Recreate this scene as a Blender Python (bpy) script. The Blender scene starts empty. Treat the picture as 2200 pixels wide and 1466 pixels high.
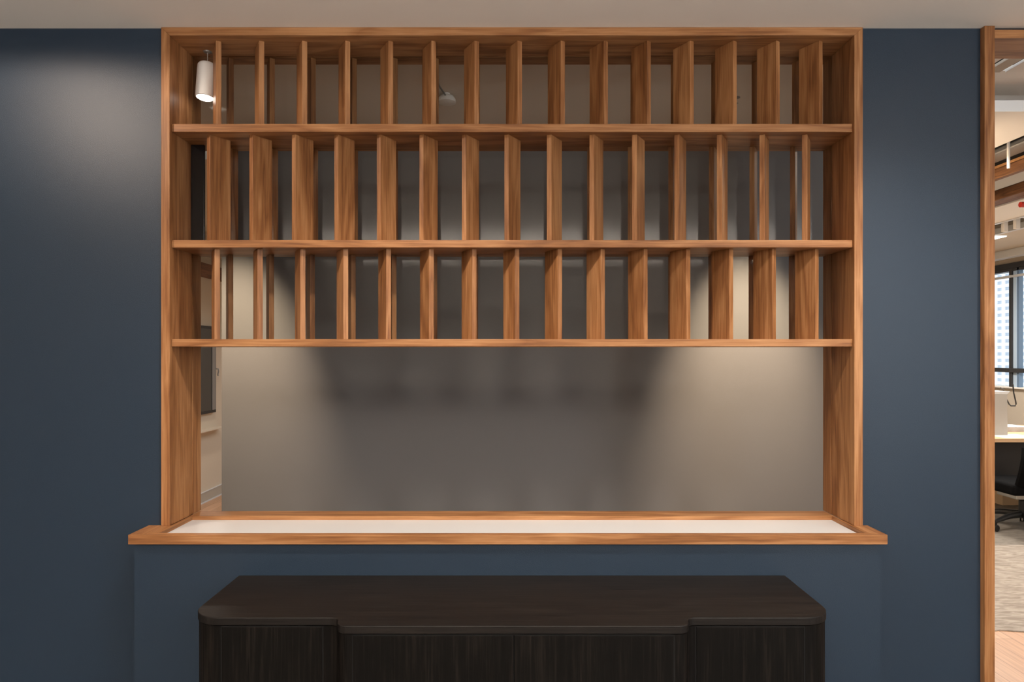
import bpy, bmesh, math, random
from mathutils import Vector, Matrix

sc = bpy.context.scene
COL = sc.collection
R = math.radians

# ------------------------------------------------------------------ camera
cam = bpy.data.cameras.new('camera')
cam.sensor_width = 36.0
cam.lens = 24.0
cam.shift_y = 29.0 / 2200.0
cam.clip_end = 200
co = bpy.data.objects.new('camera', cam)
COL.objects.link(co)
co.location = (0, 0, 1.5)
co.rotation_euler = (R(90), 0, 0)
sc.camera = co

# ------------------------------------------------------------------ colour management
sc.view_settings.view_transform = 'Standard'
sc.view_settings.look = 'None'
sc.view_settings.gamma = 1.0
sc.view_settings.use_curve_mapping = False
sc.view_settings.exposure = 0.0
sc.cycles.use_denoising = True
sc.cycles.max_bounces = 8
sc.cycles.diffuse_bounces = 5
sc.cycles.transparent_max_bounces = 16

# ------------------------------------------------------------------ world (overcast daylight)
w = bpy.data.worlds.new('world')
sc.world = w
w.use_nodes = True
w.node_tree.nodes['Background'].inputs['Color'].default_value = (0.86, 0.93, 1.0, 1)
w.node_tree.nodes['Background'].inputs['Strength'].default_value = 2.0

WARM = (1.0, 0.91, 0.82)
def spot(x, y, z, power, size=110, blend=0.8, tgt=None, radius=0.05, col=WARM):
    l = bpy.data.lights.new('downlight', 'SPOT')
    l.energy = power; l.spot_size = R(size); l.spot_blend = blend
    l.color = col; l.shadow_soft_size = radius
    o = bpy.data.objects.new('downlight', l)
    COL.objects.link(o)
    o.location = (x, y, z)
    if tgt is not None:
        d = Vector(tgt) - Vector((x, y, z))
        o.rotation_euler = d.to_track_quat('-Z', 'Y').to_euler()
    return o
def area(x, y, z, sx, sy, power, rot=(0, 0, 0), col=(1, 1, 1)):
    l = bpy.data.lights.new('area_light', 'AREA')
    l.shape = 'RECTANGLE'; l.size = sx; l.size_y = sy; l.energy = power; l.color = col
    o = bpy.data.objects.new('area_light', l)
    COL.objects.link(o); o.location = (x, y, z); o.rotation_euler = rot
    return o

# recessed downlights of the front room, in three rows
spot(-1.95, 1.68, 2.68, 54, 176, 0.15, radius=0.06, col=(1.0, 0.80, 0.64))
for x, p in ((-0.32, 100), (1.25, 98), (2.9, 22)):
    spot(x, 1.68, 2.68, p, 136, 0.7, radius=0.06)
spot(-3.75, 0.10, 2.68, 240, 160, 0.9, radius=0.12, col=(1.0, 0.80, 0.66))
for x, p in ((-1.38, 75), (2.0, 85), (3.3, 90)):
    spot(x, -0.15, 2.68, p, 145, 0.9, radius=0.30)
for x, p in ((-3.0, 70), (0.0, 80), (2.4, 80)):
    spot(x, -2.2, 2.68, p, 145, 0.9, radius=0.35)
# added unseen fill behind the viewer, aimed up to brighten the ceiling
area(0.4, -2.3, 2.0, 5.5, 1.8, 620, rot=(R(180), 0, 0), col=(1.0, 0.93, 0.86))
# added unseen cool fill from the right, for the navy wall's sheen
area(3.55, -1.3, 1.75, 1.8, 1.5, 75, rot=(0, R(90), 0), col=(0.80, 0.90, 1.0))
# corridor wall washers behind the screen
spot(-1.54, 3.16, 2.69, 290, 43, 1.0, tgt=(-1.54, 3.626, 1.69), radius=0.03, col=(1.0, 0.77, 0.53))
spot(1.30, 3.16, 2.69, 370, 43, 1.0, tgt=(1.30, 3.626, 1.69), radius=0.03, col=(1.0, 0.77, 0.53))
spot(-2.4, 5.6, 2.55, 90, 150, 0.9, radius=0.06, col=(1.0, 0.90, 0.78))
# open-plan office
area(4.6, 7.0, 2.60, 0.6, 2.4, 110, col=(1.0, 0.93, 0.84))
area(2.7, 4.6, 2.78, 0.5, 1.2, 70, col=(1.0, 0.90, 0.80))

# ------------------------------------------------------------------ node helpers
def newmat(name):
    m = bpy.data.materials.new(name); m.use_nodes = True
    nt = m.node_tree
    b = nt.nodes['Principled BSDF']
    return m, nt, b
def N(nt, t, **kw):
    n = nt.nodes.new(t)
    for k, v in kw.items(): setattr(n, k, v)
    return n
def ramp(nt, stops):
    r = N(nt, 'ShaderNodeValToRGB')
    els = r.color_ramp.elements
    while len(els) < len(stops): els.new(0.5)
    for e, (p, c) in zip(els, stops):
        e.position = p; e.color = (*c, 1)
    return r
def plain(name, col, rough=0.6, metal=0.0, bump=0.0, bscale=300, var=0.0, spec=0.5):
    m, nt, b = newmat(name)
    b.inputs['Base Color'].default_value = (*col, 1)
    b.inputs['Roughness'].default_value = rough
    b.inputs['Metallic'].default_value = metal
    b.inputs['Specular IOR Level'].default_value = spec
    tc = N(nt, 'ShaderNodeTexCoord')
    if var > 0:
        n = N(nt, 'ShaderNodeTexNoise'); n.inputs['Scale'].default_value = 3.0; n.inputs['Detail'].default_value = 4
        nt.links.new(tc.outputs['Object'], n.inputs['Vector'])
        r = ramp(nt, [(0.3, tuple(c * (1 - var) for c in col)), (0.7, tuple(min(1, c * (1 + var)) for c in col))])
        nt.links.new(n.outputs['Fac'], r.inputs['Fac']); nt.links.new(r.outputs['Color'], b.inputs['Base Color'])
    if bump > 0:
        n = N(nt, 'ShaderNodeTexNoise'); n.inputs['Scale'].default_value = bscale; n.inputs['Detail'].default_value = 2
        nt.links.new(tc.outputs['Object'], n.inputs['Vector'])
        bp = N(nt, 'ShaderNodeBump'); bp.inputs['Strength'].default_value = bump; bp.inputs['Distance'].default_value = 0.002
        nt.links.new(n.outputs['Fac'], bp.inputs['Height']); nt.links.new(bp.outputs['Normal'], b.inputs['Normal'])
    return m
def emit(name, col, s):
    m, nt, b = newmat(name)
    b.inputs['Base Color'].default_value = (*col, 1)
    b.inputs['Emission Color'].default_value = (*col, 1)
    b.inputs['Emission Strength'].default_value = s
    return m

def wood(name, axis, dark, mid, light, rough=0.45, scale=1.0, bump=0.15, ring=1.0, spec=0.28, fig=0.24, pore=0.68, tone=0.40):
    """straight grained timber, grain running along the given axis of the object"""
    m, nt, b = newmat(name)
    L = nt.links.new
    tc = N(nt, 'ShaderNodeTexCoord')
    oi = N(nt, 'ShaderNodeObjectInfo')
    mul = N(nt, 'ShaderNodeVectorMath', operation='SCALE'); mul.inputs['Scale'].default_value = 37.0
    cmb = N(nt, 'ShaderNodeCombineXYZ')
    for i in range(3): L(oi.outputs['Random'], cmb.inputs[i])
    L(cmb.outputs['Vector'], mul.inputs[0])
    add = N(nt, 'ShaderNodeVectorMath', operation='ADD')
    L(tc.outputs['Object'], add.inputs[0]); L(mul.outputs['Vector'], add.inputs[1])
    def mapped(sa, sb):
        mp = N(nt, 'ShaderNodeMapping')
        s = [sb, sb, sb]; s[axis] = sa
        mp.inputs['Scale'].default_value = s
        L(add.outputs['Vector'], mp.inputs['Vector'])
        return mp.outputs['Vector']
    # broad cathedral figure: distorted bands
    n1 = N(nt, 'ShaderNodeTexNoise'); n1.inputs['Scale'].default_value = 1.0; n1.inputs['Detail'].default_value = 3
    n1.inputs['Distortion'].default_value = 0.6
    L(mapped(1.1 * scale, 9.0 * scale), n1.inputs['Vector'])
    m1 = N(nt, 'ShaderNodeMath', operation='MULTIPLY'); m1.inputs[1].default_value = 9.0 * ring
    L(n1.outputs['Fac'], m1.inputs[0])
    fr = N(nt, 'ShaderNodeMath', operation='PINGPONG'); fr.inputs[1].default_value = 1.0
    L(m1.outputs[0], fr.inputs[0])
    # fine pores
    n2 = N(nt, 'ShaderNodeTexNoise'); n2.inputs['Scale'].default_value = 1.0; n2.inputs['Detail'].default_value = 5
    n2.inputs['Roughness'].default_value = 0.65
    L(mapped(5.0 * scale, 170.0 * scale), n2.inputs['Vector'])
    # board to board tone
    n3 = N(nt, 'ShaderNodeTexNoise'); n3.inputs['Scale'].default_value = 1.0; n3.inputs['Detail'].default_value = 2
    L(mapped(0.7 * scale, 4.0 * scale), n3.inputs['Vector'])
    a = N(nt, 'ShaderNodeMath', operation='MULTIPLY'); a.inputs[1].default_value = fig; L(fr.outputs[0], a.inputs[0])
    c = N(nt, 'ShaderNodeMath', operation='MULTIPLY_ADD'); c.inputs[1].default_value = pore; L(n2.outputs['Fac'], c.inputs[0]); L(a.outputs[0], c.inputs[2])
    d = N(nt, 'ShaderNodeMath', operation='MULTIPLY_ADD'); d.inputs[1].default_value = tone; L(n3.outputs['Fac'], d.inputs[0]); L(c.outputs[0], d.inputs[2])
    rp = ramp(nt, [(0.38, dark), (0.62, mid), (0.88, light)])
    L(d.outputs[0], rp.inputs['Fac'])
    L(rp.outputs['Color'], b.inputs['Base Color'])
    b.inputs['Roughness'].default_value = rough
    b.inputs['Specular IOR Level'].default_value = spec
    bp = N(nt, 'ShaderNodeBump'); bp.inputs['Strength'].default_value = bump; bp.inputs['Distance'].default_value = 0.0008
    L(n2.outputs['Fac'], bp.inputs['Height']); L(bp.outputs['Normal'], b.inputs['Normal'])
    return m

TD, TM, TL = (0.120, 0.043, 0.014), (0.272, 0.115, 0.041), (0.44, 0.218, 0.092)
W_X = wood('cherry_wood_along_x', 0, TD, TM, TL)
W_Y = wood('cherry_wood_along_y', 1, TD, TM, TL)
W_Z = wood('cherry_wood_along_z', 2, TD, TM, TL)
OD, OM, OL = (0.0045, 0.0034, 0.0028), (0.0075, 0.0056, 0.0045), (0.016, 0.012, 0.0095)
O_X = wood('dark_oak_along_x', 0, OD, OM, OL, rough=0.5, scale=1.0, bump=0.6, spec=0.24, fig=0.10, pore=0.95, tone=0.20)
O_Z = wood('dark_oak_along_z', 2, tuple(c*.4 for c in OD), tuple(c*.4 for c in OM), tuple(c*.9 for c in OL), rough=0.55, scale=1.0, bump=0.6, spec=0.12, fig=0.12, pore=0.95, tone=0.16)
BLUE = plain('navy_satin_paint', (0.0125, 0.0265, 0.047), rough=0.43, bump=0.3, bscale=420, spec=0.45)
CEIL = plain('warm_white_ceiling_paint', (0.84, 0.79, 0.73), rough=0.9, bump=0.05)
GREY = plain('grey_corridor_paint', (0.205, 0.198, 0.198), rough=0.85, bump=0.1, spec=0.1)
BEIGE = plain('beige_wall_paint', (0.60, 0.50, 0.38), rough=0.7)
WHITE = plain('white_laminate', (0.62, 0.61, 0.60), rough=0.35)
WHITEM = plain('white_enamel', (0.72, 0.70, 0.67), rough=0.4)
BASEB = plain('greige_baseboard_paint', (0.42, 0.37, 0.30), rough=0.5)
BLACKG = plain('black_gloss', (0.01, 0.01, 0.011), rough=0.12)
BLACKP = plain('black_plastic', (0.012, 0.012, 0.013), rough=0.45)
BLACKF = plain('black_mesh_fabric', (0.004, 0.004, 0.0045), rough=0.9, bump=0.4, bscale=900, spec=0.08)
GREYM = plain('grey_metal', (0.30, 0.29, 0.28), rough=0.4, metal=0.6)
ALU = plain('brushed_aluminium', (0.55, 0.54, 0.52), rough=0.35, metal=0.8)
DKMET = plain('dark_window_metal', (0.035, 0.035, 0.038), rough=0.45)
TAN = plain('tan_soffit_paint', (0.55, 0.47, 0.38), rough=0.85)
SOFF = plain('white_soffit_paint', (0.84, 0.79, 0.73), rough=0.85)
DECK = plain('dark_ceiling_deck', (0.06, 0.055, 0.05), rough=0.9, var=0.3)
REDP = plain('red_pipe_paint', (0.45, 0.03, 0.02), rough=0.4)
FACADE = plain('white_facade_panel', (0.78, 0.80, 0.84), rough=0.7)
FGLASS = plain('facade_window_glass', (0.50, 0.56, 0.64), rough=0.3)
PAPER = plain('white_paper', (0.85, 0.83, 0.82), rough=0.8)
GREYP = plain('grey_plastic', (0.40, 0.37, 0.33), rough=0.5)
BROWN = wood('stained_beam_wood', 1, (0.05, 0.022, 0.01), (0.14, 0.062, 0.027), (0.26, 0.12, 0.05), rough=0.6)
DESKW = wood('maple_desk_wood', 0, (0.55, 0.33, 0.17), (0.66, 0.42, 0.23), (0.74, 0.50, 0.30), rough=0.4)
LAMP = emit('lit_lamp_lens', (1.0, 0.95, 0.86), 6.0)

# glass: clear pane with a fresnel reflection
def glassmat(name, tint, fac=1.0):
    m = bpy.data.materials.new(name); m.use_nodes = True
    nt = m.node_tree; nt.nodes.clear()
    out = N(nt, 'ShaderNodeOutputMaterial'); mix = N(nt, 'ShaderNodeMixShader')
    tr = N(nt, 'ShaderNodeBsdfTransparent'); gl = N(nt, 'ShaderNodeBsdfGlossy'); fr = N(nt, 'ShaderNodeFresnel')
    tr.inputs['Color'].default_value = (*tint, 1); gl.inputs['Roughness'].default_value = 0.02; gl.inputs['Color'].default_value = (0.25, 0.25, 0.25, 1)
    geo = N(nt, 'ShaderNodeNewGeometry')          # same reflectance on both faces of the pane
    ior = N(nt, 'ShaderNodeMath', operation='MULTIPLY_ADD'); ior.inputs[1].default_value = 1/1.45 - 1.45; ior.inputs[2].default_value = 1.45
    nt.links.new(geo.outputs['Backfacing'], ior.inputs[0]); nt.links.new(ior.outputs[0], fr.inputs['IOR'])
    nt.links.new(fr.outputs[0], mix.inputs[0]); nt.links.new(tr.outputs[0], mix.inputs[1]); nt.links.new(gl.outputs[0], mix.inputs[2])
    nt.links.new(mix.outputs[0], out.inputs['Surface'])
    return m
GLASS = glassmat('clear_glass', (0.95, 0.96, 0.95))

def floor_mat():
    m, nt, b = newmat('oak_plank_floor')
    L = nt.links.new
    tc = N(nt, 'ShaderNodeTexCoord')
    mp = N(nt, 'ShaderNodeMapping'); mp.inputs['Rotation'].default_value = (0, 0, R(90)); L(tc.outputs['Object'], mp.inputs['Vector'])
    br = N(nt, 'ShaderNodeTexBrick'); br.inputs['Scale'].default_value = 1.0
    br.inputs['Brick Width'].default_value = 1.2; br.inputs['Row Height'].default_value = 0.12
    br.inputs['Mortar Size'].default_value = 0.0015; br.offset = 0.37
    br.inputs['Color1'].default_value = (0.50, 0.275, 0.15, 1); br.inputs['Color2'].default_value = (0.58, 0.33, 0.19, 1)
    br.inputs['Mortar'].default_value = (0.22, 0.11, 0.055, 1)
    L(mp.outputs['Vector'], br.inputs['Vector'])
    mp2 = N(nt, 'ShaderNodeMapping'); mp2.inputs['Scale'].default_value = (60, 2.5, 60); L(tc.outputs['Object'], mp2.inputs['Vector'])
    n = N(nt, 'ShaderNodeTexNoise'); n.inputs['Scale'].default_value = 1; n.inputs['Detail'].default_value = 5; L(mp2.outputs['Vector'], n.inputs['Vector'])
    r = ramp(nt, [(0.3, (0.72, 0.70, 0.68)), (0.7, (1.1, 1.1, 1.1))]); L(n.outputs['Fac'], r.inputs['Fac'])
    mx = N(nt, 'ShaderNodeMix', data_type='RGBA', blend_type='MULTIPLY'); mx.inputs['Factor'].default_value = 0.8
    L(br.outputs['Color'], mx.inputs['A']); L(r.outputs['Color'], mx.inputs['B']); L(mx.outputs['Result'], b.inputs['Base Color'])
    b.inputs['Roughness'].default_value = 0.4
    return m
FLOORM = floor_mat()
def carpet_mat(name, c1, c2):
    m, nt, b = newmat(name); L = nt.links.new
    tc = N(nt, 'ShaderNodeTexCoord')
    mp = N(nt, 'ShaderNodeMapping'); mp.inputs['Scale'].default_value = (9, 30, 9); mp.inputs['Rotation'].default_value = (0, 0, R(25)); L(tc.outputs['Object'], mp.inputs['Vector'])
    n = N(nt, 'ShaderNodeTexNoise'); n.inputs['Scale'].default_value = 1.0; n.inputs['Detail'].default_value = 6; n.inputs['Distortion'].default_value = 1.2
    L(mp.outputs['Vector'], n.inputs['Vector'])
    r = ramp(nt, [(0.38, c1), (0.62, c2)]); L(n.outputs['Fac'], r.inputs['Fac']); L(r.outputs['Color'], b.inputs['Base Color'])
    n2 = N(nt, 'ShaderNodeTexNoise'); n2.inputs['Scale'].default_value = 350; L(tc.outputs['Object'], n2.inputs['Vector'])
    bp = N(nt, 'ShaderNodeBump'); bp.inputs['Strength'].default_value = 0.6; bp.inputs['Distance'].default_value = 0.004
    L(n2.outputs['Fac'], bp.inputs['Height']); L(bp.outputs['Normal'], b.inputs['Normal'])
    b.inputs['Roughness'].default_value = 0.95; b.inputs['Specular IOR Level'].default_value = 0.1
    return m
CARP1 = carpet_mat('light_patterned_carpet', (0.30, 0.26, 0.22), (0.44, 0.39, 0.34))
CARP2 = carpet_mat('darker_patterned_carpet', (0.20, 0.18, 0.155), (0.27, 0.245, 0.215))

# ------------------------------------------------------------------ mesh helpers
def bm_box(bm, x0, x1, y0, y1, z0, z1, mat=None):
    vs = [bm.verts.new(p) for p in ((x0,y0,z0),(x1,y0,z0),(x1,y1,z0),(x0,y1,z0),(x0,y0,z1),(x1,y0,z1),(x1,y1,z1),(x0,y1,z1))]
    if mat is not None:
        for v in vs: v.co = mat @ v.co
    fs = [bm.faces.new([vs[i] for i in f]) for f in ((0,3,2,1),(4,5,6,7),(0,1,5,4),(1,2,6,5),(2,3,7,6),(3,0,4,7))]
    return vs, fs
def bm_prism(bm, pts, axis, a, b):
    """extrude a closed outline of 2-D points along an axis (0, 1 or 2) from a to b"""
    def mk(p, t):
        return {0: (t, p[0], p[1]), 1: (p[0], t, p[1]), 2: (p[0], p[1], t)}[axis]
    lo = [bm.verts.new(mk(p, a)) for p in pts]; hi = [bm.verts.new(mk(p, b)) for p in pts]
    n = len(pts)
    bm.faces.new(lo); bm.faces.new(hi[::-1])
    for i in range(n):
        bm.faces.new((lo[i], hi[i], hi[(i+1) % n], lo[(i+1) % n]))
def bm_tube(bm, pts, r, seg=10):
    pts = [Vector(p) for p in pts]; rings = []
    for i, p in enumerate(pts):
        d = (pts[min(i+1, len(pts)-1)] - pts[max(i-1, 0)]).normalized()
        up = Vector((0, 0, 1)) if abs(d.z) < 0.95 else Vector((1, 0, 0))
        a = d.cross(up).normalized(); b = d.cross(a)
        rr = r[i] if isinstance(r, (list, tuple)) else r
        rings.append([bm.verts.new(p + a * (rr * math.cos(2*math.pi*k/seg)) + b * (rr * math.sin(2*math.pi*k/seg))) for k in range(seg)])
    for i in range(len(rings)-1):
        for k in range(seg):
            bm.faces.new((rings[i][k], rings[i][(k+1)%seg], rings[i+1][(k+1)%seg], rings[i+1][k]))
    bm.faces.new(rings[0][::-1]); bm.faces.new(rings[-1])
def bm_lathe(bm, prof, c=(0,0,0), seg=32, mat=None):
    rings = []
    for r, z in prof:
        ring = []
        for k in range(seg):
            v = Vector((r*math.cos(2*math.pi*k/seg), r*math.sin(2*math.pi*k/seg), z))
            if mat is not None: v = mat @ v
            ring.append(bm.verts.new(v + Vector(c)))
        rings.append(ring)
    for i in range(len(rings)-1):
        for k in range(seg):
            bm.faces.new((rings[i][k], rings[i][(k+1)%seg], rings[i+1][(k+1)%seg], rings[i+1][k]))
    bm.faces.new(rings[0][::-1]); bm.faces.new(rings[-1])
def obj(name, bm, mat, parent=None, bevel=0.0, smooth=False, origin=None, seg=2):
    bmesh.ops.recalc_face_normals(bm, faces=bm.faces)
    if origin is not None:
        bmesh.ops.translate(bm, verts=bm.verts, vec=-Vector(origin))
    me = bpy.data.meshes.new(name); bm.to_mesh(me); bm.free()
    me.materials.append(mat)
    o = bpy.data.objects.new(name, me); COL.objects.link(o)
    if origin is not None: o.location = origin
    if parent is not None: o.parent = parent
    if bevel > 0:
        md = o.modifiers.new('bevel', 'BEVEL'); md.width = bevel; md.segments = seg; md.limit_method = 'ANGLE'; md.angle_limit = R(40)
    if smooth:
        for p in me.polygons: p.use_smooth = True
        md = o.modifiers.new('smooth', 'EDGE_SPLIT'); md.split_angle = R(35)
    return o
def box(name, x0, x1, y0, y1, z0, z1, mat, parent=None, bevel=0.0):
    bm = bmesh.new(); bm_box(bm, x0, x1, y0, y1, z0, z1)
    return obj(name, bm, mat, parent, bevel)
def thing(name, label, cat, loc=(0,0,0), group=None):
    o = bpy.data.objects.new(name, None); COL.objects.link(o); o.location = loc
    o.empty_display_size = 0.1
    return tag(o, label, cat, group)
def tag(o, label, cat, group=None):
    o['label'] = label; o['category'] = cat
    if group: o['group'] = group
    return o
def struct(o, label=None):
    o['kind'] = 'structure'
    if label: o['label'] = label
    return o

CZ = 1.5            # eye height
ZC = 2.7095         # ceiling of the front room
F = 1466.667

# ================================================================== THE SETTING
struct(box('floor', -6, 9, 2.6, 14, -0.12, 0, FLOORM))
struct(box('floor_front', -6, 9, -5.0, 2.6, -0.12, 0, plain('light_front_room_floor', (0.16, 0.15, 0.14), rough=0.8)))
# front room shell
struct(box('ceiling', -4.7, 3.6, -4.0, 2.531, ZC, ZC + 0.12, CEIL))
bm = bmesh.new()
bm_box(bm, -4.7, -1.2965, 2.531, 2.775, 0, ZC)            # left field
bm_box(bm, -1.2965, 1.2965, 2.531, 2.775, 0, 0.83)        # below the opening
bm_box(bm, 1.2965, 1.7375, 2.531, 2.69, 0, ZC)            # right field
bm_box(bm, 2.95, 3.6, 2.531, 2.69, 0, ZC)
bm_box(bm, 1.7375, 2.95, 2.54, 2.69, 2.705, 2.82)
struct(obj('wall_front', bm, BLUE), 'navy painted wall')
# projecting low wall under the ledge
lw = struct(box('wall_low', -1.333, 1.2995, 2.409, 2.531, 0, 0.832, BLUE), 'projecting navy low wall under the ledge')
FRONTW = plain('front_room_wall_paint', (0.16, 0.15, 0.14), rough=0.8)
struct(box('wall_left', -4.82, -4.7, -4.0, 2.775, 0, ZC, FRONTW))
struct(box('wall_right', 3.6, 3.72, -4.0, 2.69, 0, ZC, FRONTW))
struct(box('wall_back', -4.7, 3.6, -4.12, -4.0, 0, ZC, FRONTW))

# corridor behind the screen
bm = bmesh.new(); bm_box(bm, -1.616, 2.35, 3.80, 3.92, 0, 2.72)
struct(obj('wall_corridor', bm, GREY), 'grey corridor wall behind the slatted screen')
struct(box('ceiling_corridor', -3.12, 1.90, 2.775, 3.80, 2.72, 2.80, plain('corridor_ceiling_paint', (0.66, 0.60, 0.53), rough=0.9)))
struct(box('wall_hall', -3.24, -3.12, 2.775, 10.0, 0, 2.72, BEIGE), 'beige hall wall at the far left')
bm = bmesh.new()
bm_box(bm, -3.12, -1.616, 3.92, 6.2, 2.62, 2.72)
bm_box(bm, -3.12, -1.616, 6.2, 10.0, 2.50, 2.72)
struct(obj('ceiling_hall', bm, TAN))
struct(box('wall_end', -3.24, -1.5, 10.0, 10.1, 0, 2.72, BEIGE))
bm = bmesh.new()
bm_box(bm, -3.12, -3.108, 4.0, 10.0, 0.012, 0.105)
b1 = struct(obj('baseboard_left', bm, BASEB, bevel=0.003))
bm = bmesh.new(); bm_box(bm, -3.12, -3.100, 4.0, 10.0, 0.0, 0.012)
struct(obj('trim_1', bm, WHITE))
bm = bmesh.new(); bm_box(bm, -3.12, -3.104, 4.0, 10.0, 0.105, 0.111)
struct(obj('trim_2', bm, WHITE))
bm = bmesh.new(); bm_box(bm, -3.12, -3.02, 5.6, 10.0, 2.28, 2.40)
struct(obj('trim_3', bm, BROWN))

# ================================================================== SLATTED SCREEN
XI, XO = 1.264, 1.2955
TOPI, TOPO = CZ + 1.1785, ZC - 0.0005
YF, YB = 2.520, 2.775
LEDGE = CZ - 0.633
scr = thing('slatted_screen', 'tall cherry wood screen of angled fins on three shelves, set in the navy wall', 'room divider', (0, YF, LEDGE))
inv = Matrix.Translation(-Vector(scr.location))
def sobj(name, bm, mat, bevel=0.0012, origin=None):
    bmesh.ops.translate(bm, verts=bm.verts, vec=-Vector(scr.location))
    return obj(name, bm, mat, scr, bevel)
for ya, yb in ((YF, 2.6975), (2.7035, YB)):      # boards before and behind the glazing groove
    bm = bmesh.new(); bm_prism(bm, [(-XO, LEDGE), (-XI, LEDGE), (-XI, TOPI), (-XO, TOPO)], 1, ya, yb); sobj('side_panel', bm, W_Z)
    bm = bmesh.new(); bm_prism(bm, [(XI, LEDGE), (XO, LEDGE), (XO, TOPO), (XI, TOPI)], 1, ya, yb); sobj('side_panel', bm, W_Z)
    bm = bmesh.new(); bm_prism(bm, [(-XI, TOPI), (XI, TOPI), (XO, TOPO), (-XO, TOPO)], 1, ya, yb); sobj('top_panel', bm, W_X)
# shelves (z of top and bottom)
SH = [(CZ + 0.8564, CZ + 0.8265), (CZ + 0.4248, CZ + 0.3971), (CZ + 0.0570, CZ + 0.0294)]
for t, b in SH:
    bm = bmesh.new(); bm_box(bm, -XI + 0.0004, XI - 0.0004, 2.533, YB - 0.001, b, t); sobj('shelf', bm, W_X, bevel=0.0015)
# fins
TH = R(30)
def fin_mesh(name, t, L, h):
    bm = bmesh.new(); bm_box(bm, -t/2, t/2, -L/2, L/2, 0, h)
    bmesh.ops.recalc_face_normals(bm, faces=bm.faces)
    me = bpy.data.meshes.new(name); bm.to_mesh(me); bm.free(); me.materials.append(W_Z)
    return me
def add_fins(x0, x1, y, z0, z1, sgn, L):
    me = fin_mesh('fin', 0.0195, L, z1 - z0)
    src = None
    for i in range(15):
        if src is None:
            o = src = bpy.data.objects.new('fin', me)
            md = o.modifiers.new('bevel', 'BEVEL'); md.width = 0.0012; md.segments = 2
        else:
            o = src.copy()
        COL.objects.link(o); o.parent = scr
        x = x0 + (x1 - x0) * i / 14.0
        o.location = Vector((x, y, z0)) - Vector(scr.location)
        o.rotation_euler = (0, 0, sgn * TH)
    return
LF, LR = 0.0906, 0.060
yf, yr = 2.604, 2.739
add_fins(-1.1248, 1.1387, yf, SH[0][0], TOPI, 1, LF)
add_fins(-1.118, 1.122, yf, SH[1][0], SH[0][1], -1, LF)
add_fins(-1.130, 1.1237, yf, SH[2][0], SH[1][1], 1, LF)
add_fins(-1.131, 1.155, yr, SH[0][0], TOPI, 1, LR)
add_fins(-1.130, 1.130, yr, SH[1][0], SH[0][1], -1, LR)
add_fins(-1.133, 1.142, yr, SH[2][0], SH[1][1], 1, LR)
for z0, z1 in ((SH[0][0], TOPI), (SH[1][0], SH[0][1]), (SH[2][0], SH[1][1])):
    bm = bmesh.new(); bm_box(bm, -XI, XI, 2.6975, 2.7035, z0, z1); sobj('glass_pane', bm, GLASS, bevel=0)

bm = bmesh.new(); bm_box(bm, -XI + 0.0005, -1.2115, 2.686, 2.697, SH[1][0] + 0.0005, SH[0][1] - 0.0005); sobj('reflection_panel', bm, BLACKG, bevel=0.001)['label'] = 'black glossy panel added for a dark reflection'  # added panel, stands in for a dark reflection in the glass

# ================================================================== LEDGE
LX0, LX1 = -1.3465, 1.3175
led = thing('wooden_ledge', 'long cherry wood ledge with a recessed white top, below the slatted screen', 'ledge', (0, 2.394, LEDGE - 0.036))
def lobj(name, bm, mat, bevel=0.0012):
    bmesh.ops.translate(bm, verts=bm.verts, vec=-Vector(led.location))
    return obj(name, bm, mat, led, bevel)
z0, z1 = LEDGE - 0.034, LEDGE
RX, RY0, RY1 = 1.2635, 2.419, 2.672
# front rail, wraps round the front of the wall, mitred side returns
bm = bmesh.new(); bm_prism(bm, [(LX0, 2.394), (LX1, 2.394), (RX, RY0), (-RX, RY0)], 2, z0, z1); lobj('front_rail', bm, W_X)
bm = bmesh.new(); bm_prism(bm, [(LX0, 2.394), (-RX, RY0), (-RX, 2.531), (-1.2955, 2.531), (LX0, 2.531)], 2, z0, z1); lobj('side_rail', bm, W_Y)
bm = bmesh.new(); bm_prism(bm, [(LX1, 2.394), (LX1, 2.531), (1.2955, 2.531), (RX, 2.531), (RX, RY0)], 2, z0, z1); lobj('side_rail', bm, W_Y)
bm = bmesh.new(); bm_box(bm, -RX, RX, RY1, 2.760, z0, z1); lobj('back_rail', bm, W_X)
bm = bmesh.new(); bm_box(bm, -RX, -RX + 0.012, RY0, RY1, z0, z1 - 0.0005); lobj('inner_lip', bm, W_Y, 0.0005)
bm = bmesh.new(); bm_box(bm, RX - 0.012, RX, RY0, RY1, z0, z1 - 0.0005); lobj('inner_lip', bm, W_Y, 0.0005)
bm = bmesh.new(); bm_box(bm, -RX + 0.012, RX - 0.012, RY0, RY1, z0, z1 - 0.0155); lobj('recessed_top', bm, WHITE, 0)['label'] = 'white recessed top'

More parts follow.
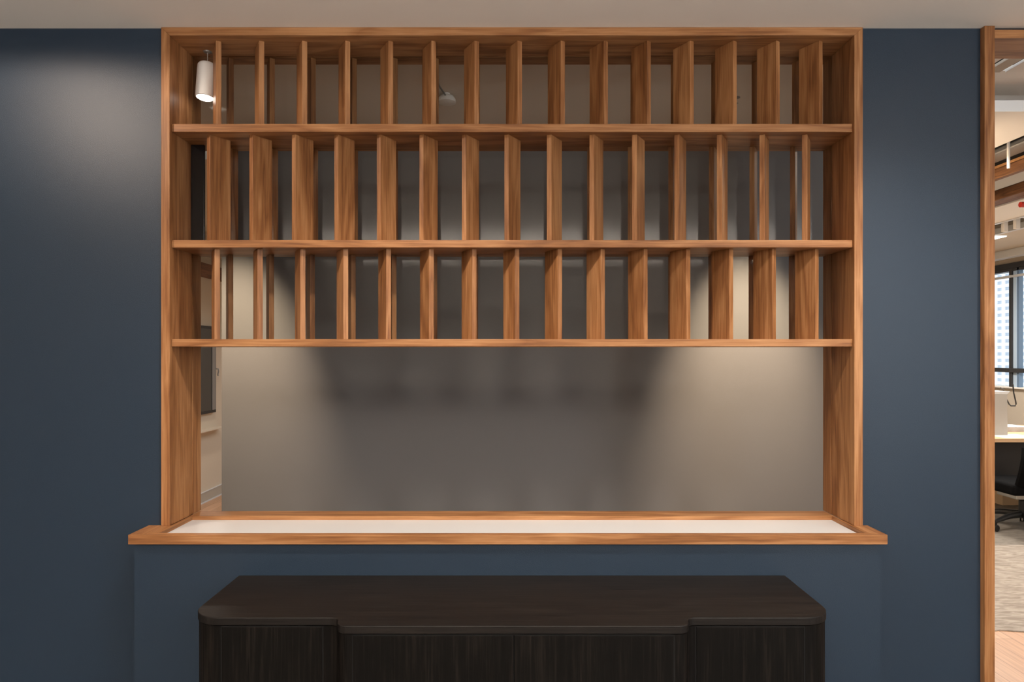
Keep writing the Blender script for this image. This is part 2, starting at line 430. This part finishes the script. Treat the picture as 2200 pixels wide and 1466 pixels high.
# ================================================================== SIDEBOARD
SBX, SBY, SBF, SBB = 0.963, 2.408, 2.020, 1.957
SBT = CZ - 0.779
def arc(cx, cy, r, a0, a1, n=12):
    return [(cx + r*math.cos(R(a0 + (a1-a0)*i/n)), cy + r*math.sin(R(a0 + (a1-a0)*i/n))) for i in range(n+1)]
def outline(ins):
    """plan outline of the sideboard, inset by ins"""
    X, Yf, Yb = SBX - ins, SBF + ins, SBB + ins
    rb = 0.034 - ins; rc = 0.029 + ins
    bl, br = -0.508 + ins, 0.514 - ins
    ro = 0.092 - ins
    p = [(-X, SBY)]
    p += arc(-X + ro, Yf + ro, ro, 180, 270)
    p += arc(bl - rc, Yf - rc, rc, 90, 0, 8)
    p += arc(bl + rb, Yb + rb, rb, 180, 270, 8)
    p += arc(br - rb, Yb + rb, rb, 270, 360, 8)
    p += arc(br + rc, Yf - rc, rc, 180, 90, 8)
    p += arc(X - ro, Yf + ro, ro, 270, 360)
    p += [(X, SBY)]
    q = []
    for a in p:
        if not q or (abs(a[0]-q[-1][0]) + abs(a[1]-q[-1][1])) > 1e-5: q.append(a)
    return q
sb = thing('sideboard', 'long black stained oak sideboard with rounded corners and a stepped front, under the ledge', 'sideboard', (0, 2.2, 0))
def bobj(name, bm, mat, bevel=0.001, smooth=False, parent=None):
    bmesh.ops.translate(bm, verts=bm.verts, vec=-Vector(sb.location))
    o = obj(name, bm, mat, parent or sb, bevel, smooth)
    return o
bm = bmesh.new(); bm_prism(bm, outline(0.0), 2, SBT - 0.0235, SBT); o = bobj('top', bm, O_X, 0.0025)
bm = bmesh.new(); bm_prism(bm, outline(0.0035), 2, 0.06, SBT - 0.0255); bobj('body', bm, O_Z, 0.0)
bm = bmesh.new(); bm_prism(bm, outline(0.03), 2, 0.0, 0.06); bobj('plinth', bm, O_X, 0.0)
dz0, dz1 = 0.10, SBT - 0.028
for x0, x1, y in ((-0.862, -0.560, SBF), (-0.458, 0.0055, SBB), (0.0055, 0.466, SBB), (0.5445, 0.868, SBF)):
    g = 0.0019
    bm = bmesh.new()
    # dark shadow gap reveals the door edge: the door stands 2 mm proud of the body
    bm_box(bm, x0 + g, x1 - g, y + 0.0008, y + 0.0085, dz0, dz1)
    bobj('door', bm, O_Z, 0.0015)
    bm = bmesh.new()
    for (a, b, c, d) in ((x0 - 0.0008, x0 + g, dz0 - 0.002, dz1 + 0.002), (x1 - g, x1 + 0.0008, dz0 - 0.002, dz1 + 0.002), (x0, x1, dz1, dz1 + 0.0022)):
        bm_box(bm, a, b, y + 0.0030, y + 0.0045, c, d)
    bobj('door_gap', bm, plain('black_gap', (0.001, 0.001, 0.001), rough=0.9), 0.0)
# ================================================================== DOORWAY TRIM
bm = bmesh.new(); bm_box(bm, 1.7365, 1.774, 2.508, 2.695, 0.0, ZC - 0.001)
struct(obj('door_1', bm, W_Z, bevel=0.001), 'cherry wood doorway post')
bm = bmesh.new(); bm_box(bm, 1.774, 2.95, 2.518, 2.695, CZ + 1.168, CZ + 1.199)
struct(obj('trim_4', bm, W_X, bevel=0.001), 'cherry wood doorway head')
bm = bmesh.new(); bm_box(bm, 2.95, 2.99, 2.508, 2.695, 0, ZC - 0.001)
struct(obj('trim_5', bm, W_Z, bevel=0.001))

# ================================================================== LAMPS AND CEILING FITTINGS
pl = thing('pendant_spotlight', 'small white cylinder spotlight hanging in the top left bay of the screen', 'lamp', (-1.184, 2.655, TOPI))
lx, ly = 0, 0
zt, zb = -0.046, -0.182
tilt = Matrix.Rotation(R(-5), 4, 'X') @ Matrix.Rotation(R(2), 4, 'Y')
bm = bmesh.new(); bm_tube(bm, [(0, 0, -0.003), (0, 0, zt)], 0.0018, 8); obj('cord', bm, ALU, pl)
bm = bmesh.new(); bm_lathe(bm, [(0.006, -0.006), (0.014, -0.004), (0.016, 0.0)], seg=20); obj('canopy', bm, GREYM, pl)
bm = bmesh.new(); T = Matrix.Translation((0, 0, zt))
prof = [(0.008, 0.0), (0.030, -0.004), (0.0345, -0.010), (0.0355, -0.016), (0.0355, -0.134), (0.0345, -0.138), (0.031, -0.139), (0.030, -0.128)]
bm_lathe(bm, prof, c=(0, 0, 0), seg=36, mat=T @ tilt); obj('lamp_body', bm, WHITEM, pl, smooth=True)
bm = bmesh.new(); bm_lathe(bm, [(0.0308, -0.1365), (0.0308, -0.1385), (0.024, -0.143), (0.010, -0.1455)], seg=36, mat=T @ tilt); obj('lamp_lens', bm, LAMP, pl, smooth=True)
def P(px, py, y):
    """point at distance y seen at the given place of the photograph"""
    return Vector(((px - 1100) * y / F, y, CZ + (762 - py) * y / F))
# ceiling sensor on the corridor ceiling
ZCC = 2.72
s = thing('ceiling_sensor', 'small domed white sensor under the corridor ceiling, seen through the top row of fins', 'sensor', (-0.305, 3.19, ZCC))
bm = bmesh.new(); bm_lathe(bm, [(0.030, -0.046), (0.043, -0.042), (0.041, -0.026), (0.030, -0.012), (0.016, -0.006), (0.016, 0.0)], seg=28); obj('housing', bm, WHITEM, s, smooth=True)
bm = bmesh.new(); bm_tube(bm, [(0.0, -0.02, -0.022), (-0.02, -0.14, -0.02), (-0.03, -0.24, -0.006), (-0.05, -0.38, -0.004)], 0.004, 8); obj('cable', bm, GREYM, s, smooth=True)
s = thing('fire_sprinkler', 'small metal sprinkler head under the corridor ceiling, right of the screen centre', 'sprinkler', (1.06, 3.24, ZCC))
bm = bmesh.new(); bm_lathe(bm, [(0.006, -0.030), (0.014, -0.028), (0.004, -0.024), (0.004, -0.004), (0.022, -0.002), (0.022, 0.0)], seg=20); obj('deflector', bm, GREYM, s)

# dark framed screen on the hall wall
sc1 = thing('wall_display', 'dark glossy display screen mounted on the beige hall wall, far left', 'screen', (-3.12, 6.6, 1.35))
bm = bmesh.new(); bm_box(bm, 0, 0.035, -0.60, 0.52, -0.45, 0.44); obj('frame', bm, BLACKP, sc1, 0.004)
bm = bmesh.new(); bm_box(bm, 0.035, 0.038, -0.57, 0.40, -0.42, 0.41); obj('panel', bm, plain('dark_screen_glass', (0.035, 0.033, 0.03), rough=0.15), sc1)
bm = bmesh.new(); bm_box(bm, 0.035, 0.040, 0.42, 0.50, -0.42, 0.41); obj('side_strip', bm, GREYM, sc1)
bm = bmesh.new(); bm_box(bm, 0, 0.09, -0.60, 0.62, -0.62, -0.605)
tr = tag(obj('wall_shelf', bm, BEIGE, bevel=0.002, origin=(0, 0, 0)), 'thin beige wall shelf below the dark display in the hall', 'shelf'); tr.location = (-3.12, 6.6, 1.35)
bm = bmesh.new(); bm_tube(bm, [(0.002, 0, 0.03), (0.03, 0, 0.028), (0.034, 0, 0.0), (0.026, 0, -0.03), (0.03, 0, -0.045)], 0.007, 8)
hk = tag(obj('coat_hook', bm, GREYM, smooth=True), 'little metal hook on the beige hall wall beside the display', 'hook'); hk.location = (-3.12, 7.18, 1.32)

# ================================================================== OPEN OFFICE (through the doorway)
WX = 6.2
# window wall, running away from the viewer
bm = bmesh.new()
bm_box(bm, WX, WX + 0.25, 2.69, 12.0, 0, CZ - 0.408)
bm_box(bm, WX, WX + 0.25, 2.69, 12.0, CZ + 1.135, 3.4)
struct(obj('wall_window', bm, TAN), 'tan wall below and above the windows')
struct(box('wall_far', -1.5, WX, 12.0, 12.1, 0, 3.4, BEIGE))
struct(box('wall_side', 3.72, WX + 0.25, 2.55, 2.69, 0, 3.4, BEIGE))
struct(box('wall_corridor_end', 2.35, 2.45, 3.92, 12.0, 0, 3.4, BEIGE))
deck = struct(box('ceiling_deck', 1.7, WX + 0.2, 2.69, 12.0, 3.4, 3.5, DECK))
# window: frame, mullions, rail, panes
wy0, wz0, wz1 = 4.2, CZ - 0.408, CZ + 1.135
bm = bmesh.new()
bm_box(bm, WX - 0.02, WX + 0.09, wy0, 11.9, wz1 - 0.066, wz1)
bm_box(bm, WX - 0.005, WX + 0.09, wy0, 11.9, wz1 - 0.10, wz1 - 0.066)
win = struct(obj('window_1', bm, DKMET), 'dark framed office window')
def wpart(name, bm, mat, bevel=0.0): return obj(name, bm, mat, win, bevel)
for k in range(6):
    y = 8.46 - 1.45 * k + 1.45
    bm = bmesh.new(); bm_box(bm, WX - 0.01, WX + 0.06, y, y + 0.045, wz0, wz1 - 0.06); wpart('mullion', bm, DKMET, 0.003)
    bm = bmesh.new(); bm_box(bm, WX + 0.01, WX + 0.05, y - 0.055, y - 0.001, wz0, wz1 - 0.06); wpart('mullion', bm, plain('pale_blue_mullion', (0.50, 0.62, 0.75), rough=0.4), 0.002)
    bm = bmesh.new(); bm_box(bm, WX - 0.005, WX + 0.05, y - 0.115, y - 0.085, wz0, wz1 - 0.06); wpart('mullion', bm, plain('steel_blue_mullion', (0.13, 0.20, 0.30), rough=0.4), 0.002)
bm = bmesh.new(); bm_box(bm, WX - 0.03, WX + 0.04, wy0, 11.9, CZ - 0.222, CZ - 0.170); wpart('rail', bm, DKMET, 0.004)
bm = bmesh.new(); bm_box(bm, WX - 0.012, WX + 0.02, wy0, 11.9, CZ + 0.955, CZ + 0.985); wpart('transom', bm, WHITE, 0.002)
bm = bmesh.new(); bm_box(bm, WX + 0.065, WX + 0.071, wy0, 11.9, wz0, wz1); wpart('pane', bm, GLASS)
bm = bmesh.new(); bm_box(bm, WX - 0.04, WX + 0.25, wy0, 11.9, wz0 - 0.012, wz0 + 0.006); wpart('sill', bm, SOFF, 0.002)

# roller shade box and soffits above the window
bm = bmesh.new(); bm_box(bm, 5.90, 6.02, 2.9, 11.9, CZ + 1.160, CZ + 1.250)
tag(obj('roller_shade_box', bm, WHITE, bevel=0.004), 'white roller shade box running above the office windows', 'shade box')
struct(box('ceiling_soffit', 5.03, WX, 2.7, 11.9, CZ + 1.2505, CZ + 1.34, TAN))
bm = bmesh.new(); bm_box(bm, 4.12, 4.63, 2.7, 11.9, CZ + 1.25, CZ + 1.262)
struct(obj('ceiling_raft', bm, SOFF))
bm = bmesh.new(); bm_box(bm, 4.60, 4.64, 2.7, 11.9, CZ + 1.243, CZ + 1.285)
struct(obj('trim_6', bm, WHITE))
bm = bmesh.new(); bm_box(bm, 5.00, 5.04, 2.7, 11.9, CZ + 1.24, CZ + 1.30)
struct(obj('trim_7', bm, WHITE))
# brown beams
for nm, x, y0, y1, za, zb_, lab in (('wooden_beam', 3.90, 2.9, 11.8, 1.242, 1.325, 'dark brown wooden ceiling beam in the office, the farther and lower one'),
                                ('wooden_beam', 3.45, 2.9, 11.8, 1.252, 1.325, 'brown wooden ceiling beam in the office, the nearer one below the dark gap')):
    bm = bmesh.new(); bm_box(bm, x, x + (0.16 if x > 3.8 else 0.05), y0, y1, CZ + za, CZ + zb_)
    tag(obj(nm, bm, BROWN, bevel=0.006), lab, 'beam')
bm = bmesh.new(); bm_box(bm, 3.452, 3.60, 2.9, 11.8, CZ + 1.327, CZ + 1.345); tag(obj('wooden_plank', bm, plain('honey_plank', (0.36, 0.18, 0.07), rough=0.5, var=0.2)), 'honey coloured plank lying on the nearer brown office beam', 'plank')
struct(box('ceiling_strip', 3.505, 3.735, 2.9, 11.8, CZ + 1.268, CZ + 1.28, plain('grey_raft', (0.45, 0.42, 0.38), rough=0.9)))
# near white raft (left of the beams) with lip
struct(box('ceiling_bay', 2.0, 3.037, 3.65, 11.8, CZ + 1.30, CZ + 1.36, SOFF))
bm = bmesh.new(); bm_box(bm, 1.8, 5.0, 3.49, 3.82, CZ + 1.451, CZ + 1.48); struct(obj('ceiling_bulkhead', bm, SOFF))
bm = bmesh.new(); bm_box(bm, 1.8, 5.0, 3.82, 3.87, CZ + 1.413, CZ + 1.50); struct(obj('trim_8', bm, SOFF, bevel=0.006))
# duct in the dark gap and hanging strut
bm = bmesh.new(); bm_box(bm, 3.25, 3.40, 4.0, 11.8, CZ + 1.345, CZ + 1.385)
tag(obj('air_duct', bm, GREYM, bevel=0.01), 'grey metal duct in the dark gap between white ceiling raft and brown beam', 'duct')
bm = bmesh.new(); bm_tube(bm, [(3.20, 4.40, CZ + 1.20), (3.20, 4.40, 3.4)], 0.009, 8)
tag(obj('hanger_rod', bm, WHITEM), 'white rod hanging down in front of the brown office beam', 'hanger rod')
bm = bmesh.new(); bm_tube(bm, [(4.05, 5.44, CZ + 1.195), (4.35, 5.44, CZ + 1.20)], 0.022, 12)
tag(obj('sprinkler_pipe', bm, REDP), 'short red sprinkler pipe under the white office ceiling raft', 'pipe')
# slanted boards close behind the door head
for i, (xa, xb, m) in enumerate(((2.165, 2.205, SOFF), (2.235, 2.30, TAN), (2.325, 2.45, SOFF))):
    bm = bmesh.new(); bm_box(bm, xa, xb, 2.72, 3.22, CZ + 1.33, CZ + 1.345)
    o = obj('ceiling_board', bm, m, bevel=0.003)
    tag(o, ['pale ceiling board just behind the doorway head, next to the post', 'tan ceiling board behind the doorway head, between two pale ones', 'pale ceiling board behind the doorway head, farthest from the post'][i], 'board', 'ceiling boards behind the doorway head')
# brackets in the slot beside the white raft
for i, y in enumerate((6.31, 6.466)):
    bm = bmesh.new(); bm_box(bm, 4.66, 4.70, y, y + 0.04, CZ + 1.165, CZ + 1.40); bm_box(bm, 4.66, 4.98, y, y + 0.04, CZ + 1.30, CZ + 1.33)
    tag(obj('ceiling_bracket', bm, SOFF, bevel=0.003), ['white bracket in the office ceiling slot, the nearer of two', 'white bracket in the office ceiling slot, the farther of two'][i], 'bracket', 'brackets in the ceiling slot')
bm = bmesh.new(); bm_box(bm, 5.06, 5.21, 7.19, 8.2, CZ + 1.243, CZ + 1.2504)
tag(obj('light_panel', bm, LAMP), 'lit ceiling light panel in the tan soffit before the windows', 'ceiling light')

# carpet
bm = bmesh.new()
pts = [(2.46, 3.66)] + [(2.46 + 0.19 * k, 3.66 + 0.045 * math.sin(1.3 * k + 0.4)) for k in range(1, 19)] + [(6.19, 3.66), (6.19, 5.35), (2.46, 5.35)]
bm_prism(bm, pts, 2, 0.0, 0.006)
tag(obj('carpet', bm, CARP1), 'light patterned office carpet with a wavy edge on the plank floor', 'carpet')
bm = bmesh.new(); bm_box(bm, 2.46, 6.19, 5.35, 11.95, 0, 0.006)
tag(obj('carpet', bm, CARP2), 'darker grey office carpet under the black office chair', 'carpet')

# desk
dk = thing('desk', 'maple topped office desk in front of the windows', 'desk', (5.0, 6.16, 0.0065))
def dobj(name, bm, mat, bevel=0.0):
    bmesh.ops.translate(bm, verts=bm.verts, vec=-Vector(dk.location)); return obj(name, bm, mat, dk, bevel)
DT = CZ - 0.760
bm = bmesh.new(); bm_box(bm, 4.0, 6.15, 6.16, 7.36, DT - 0.034, DT); dobj('desk_top', bm, DESKW, 0.002)
for x, y in ((4.05, 6.25), (6.05, 6.25), (4.05, 7.25), (6.05, 7.25)):
    bm = bmesh.new(); bm_box(bm, x - 0.025, x + 0.025, y - 0.025, y + 0.025, 0.0065, DT - 0.034); dobj('leg', bm, BLACKP, 0.002)
bm = bmesh.new(); bm_box(bm, 4.02, 6.13, 6.24, 6.26, 0.34, DT - 0.034); dobj('modesty_panel', bm, BLACKP)
# things on the desk
mn = thing('file_box', 'upright light grey box with a white top, standing on the maple desk', 'box', P(2150, 934, 6.44))
mn.location.z = DT
bm = bmesh.new(); bm_prism(bm, [(-0.16, 0), (0.052, 0), (0.048, 0.385), (-0.16, 0.385)], 1, -0.02, 0.12); obj('body', bm, GREYP, mn, 0.003)
bm = bmesh.new(); bm_prism(bm, [(-0.16, 0.3853), (0.048, 0.3853), (0.075, 0.412), (-0.16, 0.412)], 1, -0.02, 0.16); obj('lid', bm, WHITE, mn, 0.002)
bm = bmesh.new(); bm_box(bm, 4.474, 4.80, 6.20, 6.50, DT, DT + 0.0015)
tag(obj('paper_sheet', bm, PAPER), 'white sheet of paper lying on the maple desk', 'paper')
bm = bmesh.new()
for k in range(5):
    bm_box(bm, 4.78 + 0.008*k, 5.05 + 0.01*k, 6.70, 6.95, DT + 0.010*k, DT + 0.010*k + 0.008, Matrix.Rotation(0.0, 4, 'Z'))
tag(obj('magazine_pile', bm, plain('printed_paper', (0.55, 0.55, 0.56), rough=0.5, var=0.6), bevel=0.001), 'stack of printed papers at the back of the maple desk', 'papers')
bm = bmesh.new()
bm_tube(bm, [P(2176, 826, 6.9), P(2178, 845, 6.9), P(2182, 862, 6.9), P(2183, 869, 6.9), P(2181, 872.5, 6.9), P(2172, 872.5, 6.9), P(2168, 869, 6.9), P(2160, 853, 6.9), P(2156, 838, 6.8), P(2150, 834, 6.58)], 0.0065, 8)
tag(obj('black_cable', bm, BLACKP, smooth=True), 'black cable loop hanging behind the grey box on the desk', 'cable')

bm = bmesh.new(); bm_box(bm, 4.85, 5.12, 6.75, 7.05, 0.0065, 0.26)
tag(obj('cardboard_box', bm, plain('beige_cardboard', (0.60, 0.45, 0.30), rough=0.8), bevel=0.004), 'beige cardboard box on the carpet under the maple desk', 'box')
# office chair
cx, cy = 4.385, 5.86
ch = thing('office_chair', 'black office chair with a five star base, in front of the maple desk', 'chair', (cx, cy, 0.006))
bm = bmesh.new()
for k in range(5):
    a = R(198 + 72 * k)
    d = Vector((math.cos(a), math.sin(a), 0))
    bm_tube(bm, [d * 0.03 + Vector((0, 0, 0.125)), d * 0.17 + Vector((0, 0, 0.118)), d * 0.33 + Vector((0, 0, 0.082))], [0.03, 0.024, 0.015], 10)
obj('star_base', bm, BLACKP, ch, smooth=True)
for k in range(5):
    a = R(198 + 72 * k); d = Vector((math.cos(a), math.sin(a), 0)) * 0.32
    bm = bmesh.new()
    M1 = Matrix.Translation(d + Vector((0.0, 0, 0.029))) @ Matrix.Rotation(a, 4, 'Z') @ Matrix.Rotation(R(90), 4, 'X')
    for off in (-0.018, 0.006):
        bm_lathe(bm, [(0.022, off), (0.028, off + 0.002), (0.028, off + 0.010), (0.022, off + 0.012)], seg=18, mat=M1)
    bm_box(bm, -0.008, 0.008, -0.008, 0.008, 0.0, 0.05, Matrix.Translation(d + Vector((0, 0, 0.029))))
    obj('caster', bm, BLACKP, ch)
bm = bmesh.new(); bm_lathe(bm, [(0.03, 0.10), (0.03, 0.24), (0.018, 0.245), (0.018, 0.30)], seg=20); obj('gas_column', bm, BLACKP, ch, smooth=True)
bm = bmesh.new(); bm_box(bm, -0.14, 0.14, -0.12, 0.12, 0.27, 0.32); obj('tilt_mechanism', bm, ALU, ch, 0.008)
bm = bmesh.new(); bm_box(bm, -0.26, 0.26, -0.25, 0.24, 0.325, 0.42); o = obj('seat', bm, BLACKF, ch, 0.03, seg=4)
bm = bmesh.new()
rows = 10; cols = 8; grid = []
for i in range(rows + 1):
    t = i / rows; z = 0.40 + 0.33 * t; hw = 0.23 + 0.02 * math.sin(math.pi * t) - 0.03 * t
    grid.append([Vector((hw * (2 * j / cols - 1), -0.26 - 0.05 * math.sin(math.pi * t * 0.9) + 0.05 * (2 * j / cols - 1) ** 2 - 0.03 * t, z)) for j in range(cols + 1)])
va = [[bm.verts.new(p) for p in r] for r in grid]; vb = [[bm.verts.new(p + Vector((0, -0.03, 0))) for p in r] for r in grid]
for i in range(rows):
    for j in range(cols):
        bm.faces.new((va[i][j], va[i][j+1], va[i+1][j+1], va[i+1][j])); bm.faces.new((vb[i][j], vb[i+1][j], vb[i+1][j+1], vb[i][j+1]))
for i in range(rows):
    bm.faces.new((va[i][0], va[i+1][0], vb[i+1][0], vb[i][0])); bm.faces.new((va[i][cols], vb[i][cols], vb[i+1][cols], va[i+1][cols]))
for j in range(cols):
    bm.faces.new((va[0][j], vb[0][j], vb[0][j+1], va[0][j+1])); bm.faces.new((va[rows][j], va[rows][j+1], vb[rows][j+1], vb[rows][j]))
obj('backrest', bm, BLACKF, ch, smooth=True)
bm = bmesh.new(); bm_tube(bm, [(0, -0.10, 0.30), (0, -0.28, 0.32), (0, -0.35, 0.42), (0, -0.345, 0.60)], 0.022, 10); obj('back_support', bm, BLACKP, ch, smooth=True)
# building outside
bd = thing('office_tower', 'white office tower with a grid of small windows, outside the office window', 'building', (110, 150, -60))
# the tower wall faces the window, running along y
pw, ph, nx, nz = 2.4, 1.45, 34, 92
bm = bmesh.new(); bm_box(bm, 0, 10, -nx*pw/2, nx*pw/2, 0, nz*ph)
obj('tower_body', bm, FGLASS, bd)
bm = bmesh.new()
for i in range(nx + 1):
    y = -nx*pw/2 + i*pw; bm_box(bm, -0.35, 0, y - 0.50, y + 0.50, 0, nz*ph)
for k in range(nz + 1):
    bm_box(bm, -0.30, 0, -nx*pw/2, nx*pw/2, k*ph - 0.36, k*ph + 0.36)
obj('facade_grid', bm, FACADE, bd)
